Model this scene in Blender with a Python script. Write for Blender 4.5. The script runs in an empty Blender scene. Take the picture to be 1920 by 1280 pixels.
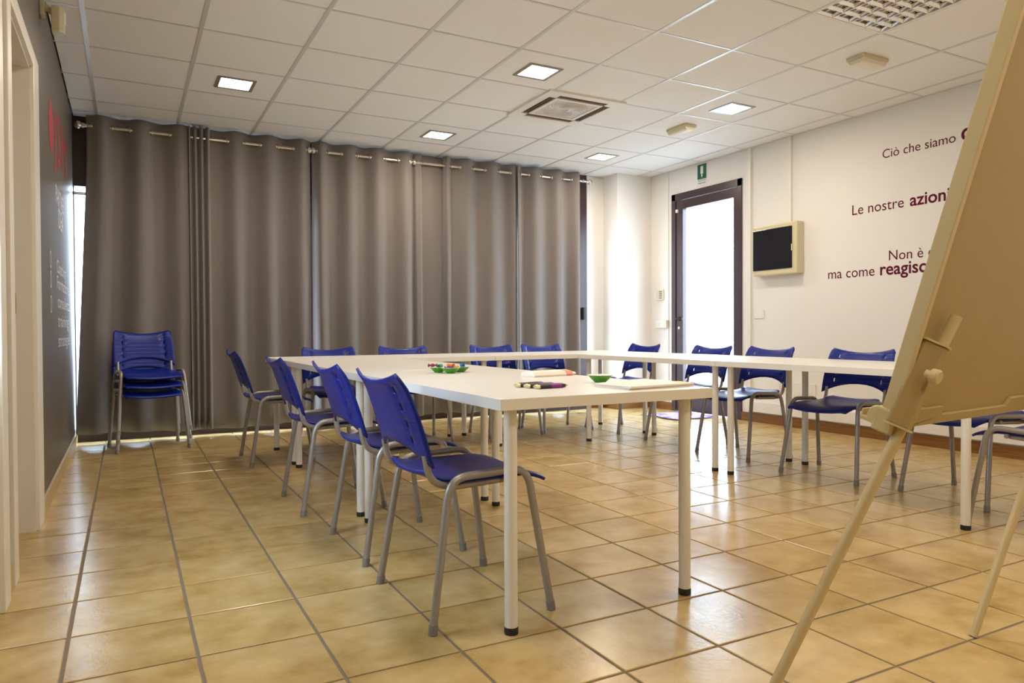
import bpy, math, random
from mathutils import Vector, Matrix
random.seed(7)
S = bpy.context.scene
C = S.collection

# ------------------------------------------------------------------ camera, sky, exposure
H = 0.90
FPX, YAW, PITCH, ROLL = 1354.086, 0.490638, -0.0152545, -0.00449976
cam_d = bpy.data.cameras.new('camera'); cam_d.sensor_width = 36; cam_d.lens = FPX * 36 / 1920
cam_d.clip_start = 0.02
cam = bpy.data.objects.new('camera', cam_d); C.objects.link(cam)
_f = Vector((math.sin(YAW) * math.cos(PITCH), math.cos(YAW) * math.cos(PITCH), math.sin(PITCH)))
_r = Vector((math.cos(YAW), -math.sin(YAW), 0)); _u = _r.cross(_f)
_r2 = _r * math.cos(ROLL) + _u * math.sin(ROLL); _u2 = -_r * math.sin(ROLL) + _u * math.cos(ROLL)
cam.matrix_world = Matrix(((_r2.x, _u2.x, -_f.x, 0), (_r2.y, _u2.y, -_f.y, 0), (_r2.z, _u2.z, -_f.z, H), (0, 0, 0, 1)))
S.camera = cam

w = bpy.data.worlds.new('daylight'); S.world = w; w.use_nodes = True
bg = w.node_tree.nodes['Background']
bg.inputs['Color'].default_value = (0.64, 0.81, 1.0, 1)
bg.inputs['Strength'].default_value = 11.5

S.view_settings.view_transform = 'Standard'; S.view_settings.look = 'None'
S.view_settings.exposure = 0.68; S.view_settings.gamma = 1.0; S.view_settings.use_curve_mapping = False
LED_POWER, LED_COLOR = 9.0, (1.0, 0.85, 0.66)

# ------------------------------------------------------------------ dimensions
XL, XR, YF, YN, ZC = -0.37, 5.40, 6.93, -2.5, 2.67
T_ = 0.14

# ------------------------------------------------------------------ materials
def mat(name, col, rough=0.5, metal=0.0, spec=0.5, build=None, alpha=None):
    m = bpy.data.materials.new(name); m.use_nodes = True
    b = m.node_tree.nodes['Principled BSDF']
    b.inputs['Base Color'].default_value = (*col, 1); b.inputs['Roughness'].default_value = rough
    b.inputs['Metallic'].default_value = metal; b.inputs['Specular IOR Level'].default_value = spec
    if build: build(m.node_tree, b)
    return m
def nd(t, kind, **k):
    n = t.nodes.new(kind)
    for a, v in k.items(): setattr(n, a, v)
    return n
def ramp(t, fac, stops):
    r = nd(t, 'ShaderNodeValToRGB')
    while len(r.color_ramp.elements) < len(stops): r.color_ramp.elements.new(0.5)
    for e, (p, c) in zip(r.color_ramp.elements, stops): e.position = p; e.color = (*c, 1)
    t.links.new(fac, r.inputs['Fac']); return r
def objco(t): return nd(t, 'ShaderNodeTexCoord').outputs['Object']
def noise(t, co, scale, detail=4, rough=0.6):
    n = nd(t, 'ShaderNodeTexNoise'); n.inputs['Scale'].default_value = scale
    n.inputs['Detail'].default_value = detail; n.inputs['Roughness'].default_value = rough
    if co is not None: t.links.new(co, n.inputs['Vector'])
    return n
def bump(t, b, h, strength=0.2, dist=0.01):
    n = nd(t, 'ShaderNodeBump'); n.inputs['Strength'].default_value = strength; n.inputs['Distance'].default_value = dist
    t.links.new(h, n.inputs['Height']); t.links.new(n.outputs['Normal'], b.inputs['Normal'])

def b_tile(t, b):
    g = nd(t, 'ShaderNodeNewGeometry').outputs['Position']
    oi = nd(t, 'ShaderNodeObjectInfo')
    # per tile offset so that each tile carries its own mottling
    cmb = nd(t, 'ShaderNodeCombineXYZ')
    mul = nd(t, 'ShaderNodeMath', operation='MULTIPLY'); mul.inputs[1].default_value = 37.0
    t.links.new(oi.outputs['Random'], mul.inputs[0]); t.links.new(mul.outputs[0], cmb.inputs['Z'])
    add = nd(t, 'ShaderNodeVectorMath', operation='ADD'); t.links.new(g, add.inputs[0]); t.links.new(cmb.outputs[0], add.inputs[1])
    n1 = noise(t, add.outputs[0], 4.5, 4, 0.55); n2 = noise(t, add.outputs[0], 15.0, 3, 0.5)
    mx = nd(t, 'ShaderNodeMath', operation='ADD'); sc = nd(t, 'ShaderNodeMath', operation='MULTIPLY'); sc.inputs[1].default_value = 0.30
    t.links.new(n2.outputs['Fac'], sc.inputs[0]); t.links.new(n1.outputs['Fac'], mx.inputs[0]); t.links.new(sc.outputs[0], mx.inputs[1])
    r = ramp(t, mx.outputs[0], [(0.40, (0.36, 0.230, 0.072)), (0.62, (0.50, 0.352, 0.135)), (0.86, (0.59, 0.445, 0.215))])
    t.links.new(r.outputs['Color'], b.inputs['Base Color'])
    rr = nd(t, 'ShaderNodeMapRange'); rr.inputs['To Min'].default_value = 0.16; rr.inputs['To Max'].default_value = 0.30
    t.links.new(n2.outputs['Fac'], rr.inputs['Value']); t.links.new(rr.outputs[0], b.inputs['Roughness'])
    n3 = noise(t, g, 60.0, 3); bump(t, b, n3.outputs['Fac'], 0.12, 0.004)
M = {}
M['tile'] = mat('floor tile', (0.5, 0.38, 0.2), 0.28, build=b_tile)
M['pave'] = mat('pale outdoor paving', (0.42, 0.41, 0.39), 0.8)
M['grout'] = mat('grout', (0.20, 0.17, 0.13), 0.8)
def b_wall(t, b):
    n = noise(t, objco(t), 90, 3); bump(t, b, n.outputs['Fac'], 0.08, 0.003)
M['white_wall'] = mat('white wall paint', (0.82, 0.805, 0.775), 0.75, spec=0.3, build=b_wall)
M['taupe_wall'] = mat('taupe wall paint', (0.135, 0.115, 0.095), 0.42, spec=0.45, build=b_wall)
def b_ctile(t, b):
    co = objco(t); n = noise(t, co, 120, 3, 0.7)
    r = ramp(t, n.outputs['Fac'], [(0.3, (0.80, 0.795, 0.785)), (0.7, (0.89, 0.885, 0.875))])
    t.links.new(r.outputs['Color'], b.inputs['Base Color']); bump(t, b, n.outputs['Fac'], 0.25, 0.003)
M['ctile'] = mat('mineral ceiling tile', (0.75, 0.735, 0.70), 0.9, spec=0.2, build=b_ctile)
M['tbar'] = mat('ceiling grid metal', (0.66, 0.66, 0.66), 0.35, 0.15)
M['void'] = mat('ceiling void', (0.08, 0.075, 0.07), 0.9)
def b_curt(t, b):
    co = objco(t)
    wv = nd(t, 'ShaderNodeTexWave', wave_type='BANDS', bands_direction='Z'); wv.inputs['Scale'].default_value = 120
    wv.inputs['Distortion'].default_value = 2.0; wv.inputs['Detail'].default_value = 2
    t.links.new(co, wv.inputs['Vector'])
    r = ramp(t, wv.outputs['Color'], [(0.0, (0.180, 0.158, 0.147)), (1.0, (0.232, 0.206, 0.193))])
    t.links.new(r.outputs['Color'], b.inputs['Base Color'])
    b.inputs['Sheen Weight'].default_value = 0.25
    tr = nd(t, 'ShaderNodeBsdfTranslucent'); tr.inputs['Color'].default_value = (0.30, 0.25, 0.23, 1)
    mix = nd(t, 'ShaderNodeMixShader'); mix.inputs[0].default_value = 0.10
    out = t.nodes['Material Output']
    t.links.new(b.outputs[0], mix.inputs[1]); t.links.new(tr.outputs[0], mix.inputs[2]); t.links.new(mix.outputs[0], out.inputs['Surface'])
M['curtain'] = mat('taupe curtain cloth', (0.26, 0.225, 0.2), 0.7, spec=0.25, build=b_curt)
M['blue'] = mat('blue plastic', (0.0015, 0.015, 0.23), 0.36, spec=0.35)
def b_ribs(t, b):
    co = objco(t); wv = nd(t, 'ShaderNodeTexWave', wave_type='BANDS', bands_direction='Z'); wv.inputs['Scale'].default_value = 11.0
    t.links.new(co, wv.inputs['Vector'])
    r = ramp(t, wv.outputs['Color'], [(0.0, (0, 0, 0)), (0.12, (1, 1, 1))]); bump(t, b, r.outputs['Color'], 0.35, 0.002)
M['blue_back'] = mat('ribbed blue plastic', (0.0015, 0.015, 0.23), 0.36, spec=0.35, build=b_ribs)
M['steel'] = mat('grey painted tube', (0.34, 0.325, 0.31), 0.35, 0.45)
M['grey_cap'] = mat('grey plastic cap', (0.22, 0.21, 0.20), 0.5)
M['white_lam'] = mat('white laminate', (0.84, 0.815, 0.755), 0.28)
M['white_leg'] = mat('white powder coat', (0.80, 0.775, 0.71), 0.32)
M['black'] = mat('black plastic', (0.012, 0.012, 0.012), 0.45)
M['chrome'] = mat('brushed nickel', (0.60, 0.56, 0.49), 0.25, 1.0)
M['brownframe'] = mat('dark brown window frame', (0.045, 0.022, 0.022), 0.35)
M['purpleframe'] = mat('dark brown door frame', (0.060, 0.035, 0.042), 0.32)
def b_wood(t, b):
    co = objco(t); mp = nd(t, 'ShaderNodeMapping'); mp.inputs['Scale'].default_value = (1, 0.06, 1); t.links.new(co, mp.inputs['Vector'])
    n = noise(t, mp.outputs[0], 60, 4)
    r = ramp(t, n.outputs['Fac'], [(0.3, (0.16, 0.065, 0.012)), (0.7, (0.28, 0.125, 0.03))]); t.links.new(r.outputs['Color'], b.inputs['Base Color'])
M['wood'] = mat('brown wood skirting', (0.22, 0.1, 0.02), 0.4, build=b_wood)
M['tan'] = mat('beige skirting tile', (0.52, 0.40, 0.21), 0.35)
M['door_white'] = mat('white door lacquer', (0.80, 0.76, 0.66), 0.35)
M['cream'] = mat('cream plastic', (0.66, 0.60, 0.40), 0.4)
M['ivory'] = mat('ivory plastic', (0.78, 0.74, 0.60), 0.4)
M['pvc'] = mat('white pvc', (0.82, 0.80, 0.76), 0.4)
def b_flip(t, b):
    n = noise(t, objco(t), 220, 2); bump(t, b, n.outputs['Fac'], 0.06, 0.001)
M['flip'] = mat('beige lacquered steel', (0.40, 0.295, 0.115), 0.42, build=b_flip)
M['flip_trim'] = mat('beige plastic trim', (0.60, 0.49, 0.255), 0.4)
M['ink'] = mat('burgundy wall lettering', (0.11, 0.001, 0.028), 0.7, spec=0.2)
M['redink'] = mat('red wall lettering', (0.42, 0.03, 0.055), 0.5)
M['whiteink'] = mat('white wall lettering', (0.75, 0.75, 0.78), 0.5)
M['smoked'] = mat('smoked plastic', (0.012, 0.013, 0.02), 0.12)
M['green'] = mat('green glazed bowl', (0.055, 0.25, 0.012), 0.25)
M['bowl_in'] = mat('white glaze', (0.82, 0.80, 0.75), 0.3)
M['paper'] = mat('pale pink paper', (0.86, 0.78, 0.71), 0.7)
M['yellow'] = mat('yellow paper tab', (0.75, 0.62, 0.10), 0.6)
M['purple'] = mat('purple plastic', (0.22, 0.008, 0.24), 0.35)
M['gold'] = mat('pale metal pen tip', (0.75, 0.68, 0.45), 0.25, 0.8)
M['salmon'] = mat('salmon print', (0.78, 0.30, 0.20), 0.5)
M['green_sign'] = mat('green sign print', (0.0, 0.13, 0.075), 0.4)
M['alu'] = mat('polished aluminium', (0.85, 0.87, 0.90), 0.12, 1.0)
M['tube'] = mat('fluorescent tube glass', (0.85, 0.85, 0.85), 0.3)
M['copper'] = mat('brown louvre slot', (0.045, 0.02, 0.016), 0.5)
M['vane'] = mat('brown vane', (0.28, 0.17, 0.15), 0.4)
M['grille'] = mat('grey grille', (0.62, 0.61, 0.64), 0.5)
M['brass'] = mat('brass', (0.45, 0.32, 0.12), 0.3, 1.0)
def b_mat_cloth(t, b):
    n = noise(t, objco(t), 9, 4, 0.7)
    r = ramp(t, n.outputs['Fac'], [(0.35, (0.10, 0.04, 0.28)), (0.55, (0.42, 0.33, 0.62)), (0.7, (0.75, 0.70, 0.85))]); t.links.new(r.outputs['Color'], b.inputs['Base Color'])
M['mat'] = mat('purple mottled cloth', (0.4, 0.3, 0.6), 0.85, build=b_mat_cloth)
def emis(name, col, s):
    m = bpy.data.materials.new(name); m.use_nodes = True; t = m.node_tree
    b = t.nodes['Principled BSDF']; b.inputs['Base Color'].default_value = (0.9, 0.9, 0.9, 1)
    b.inputs['Emission Color'].default_value = (*col, 1); b.inputs['Emission Strength'].default_value = s
    return m
M['led'] = emis('lit diffuser', (1.0, 0.93, 0.78), 5.0)
def glass():
    m = bpy.data.materials.new('window glass'); m.use_nodes = True; t = m.node_tree; t.nodes.remove(t.nodes['Principled BSDF'])
    tr = nd(t, 'ShaderNodeBsdfTransparent'); gl = nd(t, 'ShaderNodeBsdfGlossy'); gl.inputs['Roughness'].default_value = 0.02
    mx = nd(t, 'ShaderNodeMixShader'); mx.inputs[0].default_value = 0.05
    t.links.new(tr.outputs[0], mx.inputs[1]); t.links.new(gl.outputs[0], mx.inputs[2])
    t.links.new(mx.outputs[0], t.nodes['Material Output'].inputs['Surface']); return m
M['glass'] = glass()
CANDY = [mat('candy wrap %d' % i, c, 0.3) for i, c in enumerate([(0.22, 0.02, 0.09), (0.02, 0.25, 0.05), (0.75, 0.22, 0.03), (0.12, 0.02, 0.14), (0.6, 0.45, 0.04), (0.03, 0.2, 0.45)])]

# ------------------------------------------------------------------ mesh helpers
class MB:
    def __init__(s): s.v = []; s.f = []
    def box(s, c, d, rot=None):
        i = len(s.v); hx, hy, hz = d[0] / 2, d[1] / 2, d[2] / 2
        for a in ((-hx, -hy, -hz), (hx, -hy, -hz), (hx, hy, -hz), (-hx, hy, -hz), (-hx, -hy, hz), (hx, -hy, hz), (hx, hy, hz), (-hx, hy, hz)):
            p = Vector(a)
            if rot is not None: p = rot @ p
            s.v.append(tuple(p + Vector(c)))
        for q in ((0, 3, 2, 1), (4, 5, 6, 7), (0, 1, 5, 4), (1, 2, 6, 5), (2, 3, 7, 6), (3, 0, 4, 7)): s.f.append(tuple(i + k for k in q))
        return s
    def b2(s, x0, x1, y0, y1, z0, z1): return s.box(((x0 + x1) / 2, (y0 + y1) / 2, (z0 + z1) / 2), (x1 - x0, y1 - y0, z1 - z0))
    def prism(s, poly, ax, a0, a1):
        """extrude a 2-D polygon along axis ax ('x','y','z') from a0 to a1"""
        i = len(s.v); n = len(poly)
        for a in (a0, a1):
            for (p, q) in poly: s.v.append({'x': (a, p, q), 'y': (p, a, q), 'z': (p, q, a)}[ax])
        s.f.append(tuple(i + k for k in range(n))[::-1]); s.f.append(tuple(i + n + k for k in range(n)))
        for k in range(n): s.f.append((i + k, i + (k + 1) % n, i + n + (k + 1) % n, i + n + k))
        return s
    def lathe(s, prof, c=(0, 0, 0), n=20, rot=None, caps=True):
        i = len(s.v); m = len(prof)
        for k in range(n):
            a = 2 * math.pi * k / n
            for (r, z) in prof:
                p = Vector((r * math.cos(a), r * math.sin(a), z))
                if rot is not None: p = rot @ p
                s.v.append(tuple(p + Vector(c)))
        for k in range(n):
            k2 = (k + 1) % n
            for j in range(m - 1): s.f.append((i + k * m + j, i + k2 * m + j, i + k2 * m + j + 1, i + k * m + j + 1))
        if caps:
            s.f.append(tuple(i + k * m for k in range(n))[::-1]); s.f.append(tuple(i + k * m + m - 1 for k in range(n)))
        return s
    def cyl(s, p0, p1, r, n=14, r1=None):
        p0, p1 = Vector(p0), Vector(p1); d = p1 - p0
        rot = d.to_track_quat('Z', 'Y').to_matrix(); return s.lathe([(r, 0), (r if r1 is None else r1, d.length)], p0, n, rot)
    def tube(s, pts, r, n=10, bend=0.0, seg=5, flat=1.0):
        P = [Vector(p) for p in pts]
        if bend > 0:
            Q = [P[0]]
            for k in range(1, len(P) - 1):
                a, b, c = P[k - 1], P[k], P[k + 1]; e = min(bend, (a - b).length * 0.49, (c - b).length * 0.49)
                p, q = b + (a - b).normalized() * e, b + (c - b).normalized() * e
                for j in range(seg + 1):
                    u = j / seg; Q.append(p * (1 - u) ** 2 + b * 2 * u * (1 - u) + q * u * u)
            Q.append(P[-1]); P = Q
        i = len(s.v); t = (P[1] - P[0]).normalized()
        up = Vector((0, 1, 0)) if abs(t.y) < 0.8 else Vector((1, 0, 0)); side = t.cross(up).normalized()
        for k, p in enumerate(P):
            t = ((P[min(k + 1, len(P) - 1)] - P[max(k - 1, 0)])).normalized()
            side = (side - t * side.dot(t)).normalized(); up2 = t.cross(side)
            for j in range(n):
                a = 2 * math.pi * j / n; s.v.append(tuple(p + side * r * math.cos(a) + up2 * r * flat * math.sin(a)))
        for k in range(len(P) - 1):
            for j in range(n): s.f.append((i + k * n + j, i + k * n + (j + 1) % n, i + (k + 1) * n + (j + 1) % n, i + (k + 1) * n + j))
        s.f.append(tuple(i + j for j in range(n))[::-1]); s.f.append(tuple(i + (len(P) - 1) * n + j for j in range(n)))
        return s
    def torus(s, c, R, r, axis='x', n=14, m=6):
        i = len(s.v)
        for k in range(n):
            a = 2 * math.pi * k / n
            for j in range(m):
                b = 2 * math.pi * j / m; p = ((R + r * math.cos(b)) * math.cos(a), (R + r * math.cos(b)) * math.sin(a), r * math.sin(b))
                p = {'z': p, 'x': (p[2], p[0], p[1]), 'y': (p[0], p[2], p[1])}[axis]
                s.v.append((p[0] + c[0], p[1] + c[1], p[2] + c[2]))
        for k in range(n):
            for j in range(m): s.f.append((i + k * m + j, i + ((k + 1) % n) * m + j, i + ((k + 1) % n) * m + (j + 1) % m, i + k * m + (j + 1) % m))
        return s
    def grid(s, P):
        i = len(s.v); R, Q = len(P), len(P[0])
        for row in P: s.v.extend(tuple(p) for p in row)
        for a in range(R - 1):
            for b in range(Q - 1): s.f.append((i + a * Q + b, i + a * Q + b + 1, i + (a + 1) * Q + b + 1, i + (a + 1) * Q + b))
        return s
    def mesh(s, name, m, smooth=None, bevel=0):
        me = bpy.data.meshes.new(name); me.from_pydata(s.v, [], s.f); me.update()
        import bmesh
        bm = bmesh.new(); bm.from_mesh(me); bmesh.ops.recalc_face_normals(bm, faces=bm.faces[:])
        if bevel: bmesh.ops.bevel(bm, geom=[e for e in bm.edges if e.calc_face_angle(0) > 0.6], offset=bevel, segments=2, profile=0.6, affect='EDGES', clamp_overlap=True)
        bm.to_mesh(me); bm.free()
        if m is not None: me.materials.append(m)
        if smooth is not None:
            me.polygons.foreach_set('use_smooth', [True] * len(me.polygons)); me.set_sharp_from_angle(angle=math.radians(smooth))
        return me
    def obj(s, name, m, parent=None, smooth=None, bevel=0, **k):
        return put(name, s.mesh(name, m, smooth, bevel), parent, **k)
def put(name, me, parent=None, label=None, cat=None, group=None, kind=None):
    o = bpy.data.objects.new(name, me); C.objects.link(o)
    if parent is not None: o.parent = parent
    return tag(o, label, cat, group, kind)
def tag(o, label=None, cat=None, group=None, kind=None):
    for k, v in (('label', label), ('category', cat), ('group', group), ('kind', kind)):
        if v: o[k] = v
    return o
def empty(name, loc=(0, 0, 0), rz=0, **k):
    o = bpy.data.objects.new(name, None); C.objects.link(o); o.location = loc; o.rotation_euler.z = rz
    return tag(o, **k)
def copy_tree(o, parent=None):
    c = o.copy(); C.objects.link(c); c.parent = parent
    for ch in list(o.children): copy_tree(ch, c)
    return c
def text_mesh(txt, m, bold=False):
    cu = bpy.data.curves.new('t', 'FONT'); cu.body = txt; cu.size = 1.0; cu.extrude = 0.0; cu.resolution_u = 4
    if bold: cu.offset = 0.017
    o = bpy.data.objects.new('t', cu); C.objects.link(o)
    bpy.context.view_layer.update()
    me = bpy.data.meshes.new_from_object(o.evaluated_get(bpy.context.evaluated_depsgraph_get()))
    bpy.data.objects.remove(o); me.materials.clear(); me.materials.append(m)
    return me
def fit_text(txt, m, parent, origin, xdir, length, bold=False, height=None, name='lettering'):
    """flat letters on a wall: start at origin, run along xdir (unit), total run = length, up = +z"""
    me = text_mesh(txt, m, bold)
    xs = [v.co.x for v in me.vertices]; x0, x1 = min(xs), max(xs); k = length / (x1 - x0)
    kz = k if height is None else height / 0.72
    xd = Vector(xdir)
    for v in me.vertices:
        v.co = Vector(origin) + xd * ((v.co.x - x0) * k) + Vector((0, 0, v.co.y * kz))
    me.update(); return put(name, me, parent)

# ------------------------------------------------------------------ floor
px_, py_ = 0.3275, 0.3195
x_off, y_off = -0.160, 1.208
fl = MB().b2(-1.7, XR + 0.05, YN, YF + 0.1, -0.06, -0.004).obj('floor', M['grout'], kind='structure')
def tile_mb(w_, h_):
    m = MB(); hx, hy, c = w_ / 2, h_ / 2, 0.0025
    P = [[(-hx, -hy), (hx, -hy), (hx, hy), (-hx, hy)], [(-hx + c, -hy + c), (hx - c, -hy + c), (hx - c, hy - c), (-hx + c, hy - c)]]
    m.v = [(x, y, -0.006) for x, y in P[0]] + [(x, y, -0.0018) for x, y in P[0]] + [(x, y, 0) for x, y in P[1]]
    for k in range(4):
        j = (k + 1) % 4; m.f += [(k, j, 4 + j, 4 + k), (4 + k, 4 + j, 8 + j, 8 + k)]
    m.f.append((8, 9, 10, 11)); return m
tile_me = tile_mb(px_ - 0.009, py_ - 0.009).mesh('floor_tile', M['tile'])
cells = []
kx0 = math.floor((-1.7 - x_off) / px_)
for i in range(kx0, 18):
    for j in range(-12, 19):
        xa, xb = x_off + i * px_, x_off + (i + 1) * px_; ya, yb = y_off + j * py_, y_off + (j + 1) * py_
        xa2, xb2, ya2, yb2 = max(xa, -1.7), min(xb, XR), max(ya, YN), min(yb, YF)
        if xb2 - xa2 < 0.02 or yb2 - ya2 < 0.02: continue
        cx, cy = (xa2 + xb2) / 2, (ya2 + yb2) / 2
        d = cx * _f.x + cy * _f.y; sc = -1
        if d > 0.4 and cx > XL - 0.05:
            u = 960 + FPX * (cx * _r.x + cy * _r.y) / d; v = 617 + FPX * H / d
            if -150 < u < 2070 and v < 1400: sc = (xb2 - xa2) * (yb2 - ya2) / d ** 3
        cells.append((sc, xa2, xb2, ya2, yb2, abs(xb2 - xa2 - px_) < 1e-6 and abs(yb2 - ya2 - py_) < 1e-6))
cells.sort(key=lambda c: -c[0])
rest = MB()
for n_, (sc, xa, xb, ya, yb, full) in enumerate(cells):
    if n_ < 300 and sc > 0:
        me = tile_me if full else tile_mb(xb - xa - 0.009, yb - ya - 0.009).mesh('floor_tile', M['tile'])
        o = put('tile', me, fl); o.location = ((xa + xb) / 2, (ya + yb) / 2, 0)
    else:
        t_ = tile_mb(xb - xa - 0.009, yb - ya - 0.009); b0 = len(rest.v)
        rest.v += [(x + (xa + xb) / 2, y + (ya + yb) / 2, z) for x, y, z in t_.v]; rest.f += [tuple(b0 + k for k in f) for f in t_.f]
rest.obj('tile_field', M['tile'], fl, kind='stuff')

MB().b2(-30, 35, -30, 37, -0.2, -0.08).obj('ground', M['pave'], kind='structure')

# ------------------------------------------------------------------ ceiling
GX = [-0.7932 + 0.6 * L for L in range(0, 12)]; GY = [4.599 + 0.6 * r for r in range(-12, 5)]
ce = MB().b2(XL - T_, XR + 0.1, YN, YF + 0.2, ZC + 0.03, ZC + 0.08).obj('ceiling', M['void'], kind='structure')
AC = (2.807, 3.407, 4.599, 5.199); LOUV = (3.407, 4.007, 2.199, 2.799)
xs = [-1.7] + [x for x in GX if XL < x < XR] + [XR]
xs[0] = XL
ys = [YN] + [y for y in GY if YN < y < YF] + [YF]
cfield = MB(); ct_me = MB().box((0, 0, 0.008), (0.582, 0.582, 0.016)).mesh('ceiling_tile', M['ctile'], bevel=0.002)
for a, b in zip(xs, xs[1:]):
    for c, d in zip(ys, ys[1:]):
        cx, cy = (a + b) / 2, (c + d) / 2
        if (AC[0] < cx < AC[1] and AC[2] < cy < AC[3]) or (LOUV[0] < cx < LOUV[1] and LOUV[2] < cy < LOUV[3]): continue
        if cy > 1.6:
            full = abs(b - a - 0.6) < 1e-3 and abs(d - c - 0.6) < 1e-3
            me = ct_me if full else MB().box((0, 0, 0.008), (b - a - 0.018, d - c - 0.018, 0.016)).mesh('ceiling_tile', M['ctile'])
            o = put('ceiling_tile', me, ce); o.location = (cx, cy, ZC)
        else: cfield.box((cx, cy, ZC + 0.008), (b - a - 0.018, d - c - 0.018, 0.016))
cfield.obj('ceiling_tile_field', M['ctile'], ce, kind='stuff')
for x in xs[1:-1]: MB().b2(x - 0.012, x + 0.012, YN, YF, ZC - 0.003, ZC + 0.03).obj('grid_bar', M['tbar'], ce)
for y in ys[1:-1]:
    MB().b2(XL, XR, y - 0.0075, y + 0.0075, ZC - 0.0015, ZC + 0.03).obj('grid_bar', M['tbar'], ce)
MB().b2(XR - 0.02, XR, YN, YF, ZC - 0.003, ZC + 0.02).obj('edge_trim', M['tbar'], ce)

# ------------------------------------------------------------------ walls
D0, D1, DH = 5.25, 6.29, 2.40                      # glazed door in the right wall
wr = MB()
wr.b2(XR, XR + T_, YN, D0, 0, ZC + 0.05).b2(XR, XR + T_, D1, 7.2, 0, ZC + 0.05).b2(XR, XR + T_, D0, D1, DH, ZC + 0.05)
wall_r = wr.obj('wall_right', M['white_wall'], kind='structure')
E0, E1, EH = 3.17, 3.90, 2.10                      # doorway in the left wall
wl = MB()
G0, G1, GH = 2.10, 2.80, 2.12                      # glazed side door, left of the picture
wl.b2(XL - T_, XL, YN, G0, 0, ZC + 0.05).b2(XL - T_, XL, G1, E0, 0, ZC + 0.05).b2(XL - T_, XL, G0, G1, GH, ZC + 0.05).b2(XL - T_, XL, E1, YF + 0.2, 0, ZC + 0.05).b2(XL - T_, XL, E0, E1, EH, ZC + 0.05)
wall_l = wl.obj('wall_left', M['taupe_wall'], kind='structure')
GX1 = 4.67
MB().b2(GX1, 5.0, YF, YF + 0.2, 0, ZC + 0.05).obj('wall_far', M['white_wall'], kind='structure')
MB().b2(4.915, XR, 6.66, YF + 0.2, 0, ZC + 0.05).obj('wall_column', M['white_wall'], kind='structure', bevel=0.004)
MB().b2(XL - T_, XR + T_, YN - 0.1, YN, 0, ZC + 0.05).obj('wall_near', M['white_wall'], kind='structure')
MB().b2(-1.75, -1.65, 2.9, 4.7, -0.05, ZC + 0.05).b2(-1.7, XL - T_, 4.6, 4.7, 0, ZC + 0.05).b2(-1.7, XL - T_, 2.9, 3.0, 0, ZC + 0.05).b2(-1.75, XL - T_, 2.9, 4.7, ZC, ZC + 0.05).obj('wall_corridor', M['white_wall'], kind='structure')

# lettering on the right wall
tx = XR - 0.0012
def rtext(txt, y0, y1, z, bold=False): fit_text(txt, M['ink'], wall_r, (tx, y0, z), (0, -1, 0), y0 - y1, bold)
rtext('Ciò che siamo', 3.747, 3.165, 2.272); rtext('c', 3.125, 3.055, 2.272, True)
rtext('Le nostre', 4.022, 3.565, 1.855); rtext('azioni', 3.515, 3.205, 1.855, True)
rtext('Non è c', 3.688, 3.325, 1.448)
rtext('ma come', 4.256, 3.815, 1.335); rtext('reagisci', 3.765, 3.355, 1.335, True)
# lettering on the left wall
lx = XL + 0.0012
def ltext(txt, y0, y1, z, m, h=None): fit_text(txt, M[m], wall_l, (lx, y0, z), (0, 1, 0), y1 - y0, False, h)
lg = MB(); n_ = 36
lg.v = [(lx, 4.94 + 0.14 * math.cos(2 * math.pi * k / n_), 2.09 + 0.15 * math.sin(2 * math.pi * k / n_)) for k in range(n_)]; lg.f = [tuple(range(n_))]
lg.obj('emblem', M['redink'], wall_l)
ltext('J', 5.13, 5.27, 1.97, 'redink', 0.30); ltext('S', 5.36, 5.60, 1.97, 'redink', 0.33); ltext('M', 5.72, 6.12, 1.99, 'redink', 0.32)
ltext('PARTNER', 5.20, 5.86, 1.70, 'whiteink'); ltext('IDEA', 5.38, 5.76, 1.565, 'whiteink')
for txt, ya, yb, z in (('Coaching', 5.22, 5.95, 1.27), ('Formazione', 5.22, 6.25, 1.17), ('consulenza', 5.25, 6.30, 1.055), ('training', 5.25, 6.15, 0.935), ('strategie', 5.25, 6.22, 0.81)):
    ltext(txt, ya, yb, z, 'whiteink', 0.085)
for z in (1.31, 1.20, 1.06):
    r_ = MB().torus((lx, 4.80, z), 0.045, 0.006, 'x', 16, 4); r_.v = [(lx + (x - lx) * 0.1, y, zz) for x, y, zz in r_.v]; r_.obj('round_icon', M['whiteink'], wall_l)

# skirting boards
bb = MB().b2(XR - 0.014, XR, YN, D0 - 0.0, 0, 0.085).b2(XR - 0.014, XR, D1, 6.66, 0, 0.085).b2(4.915 - 0.0, XR, 6.646, 6.66, 0, 0.085)
bb.b2(4.901, 4.915, 6.646, YF, 0, 0.085).b2(GX1, 4.915, YF - 0.014, YF, 0, 0.085).obj('baseboard_right', M['wood'], kind='structure')
MB().b2(XL, XL + 0.012, YN, G0 - 0.12, 0, 0.085).b2(XL, XL + 0.012, 2.925, E0 - 0.10, 0, 0.085).b2(XL, XL + 0.012, E1 + 0.22, YF, 0, 0.085).obj('baseboard_left', M['tan'], kind='structure')

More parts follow.
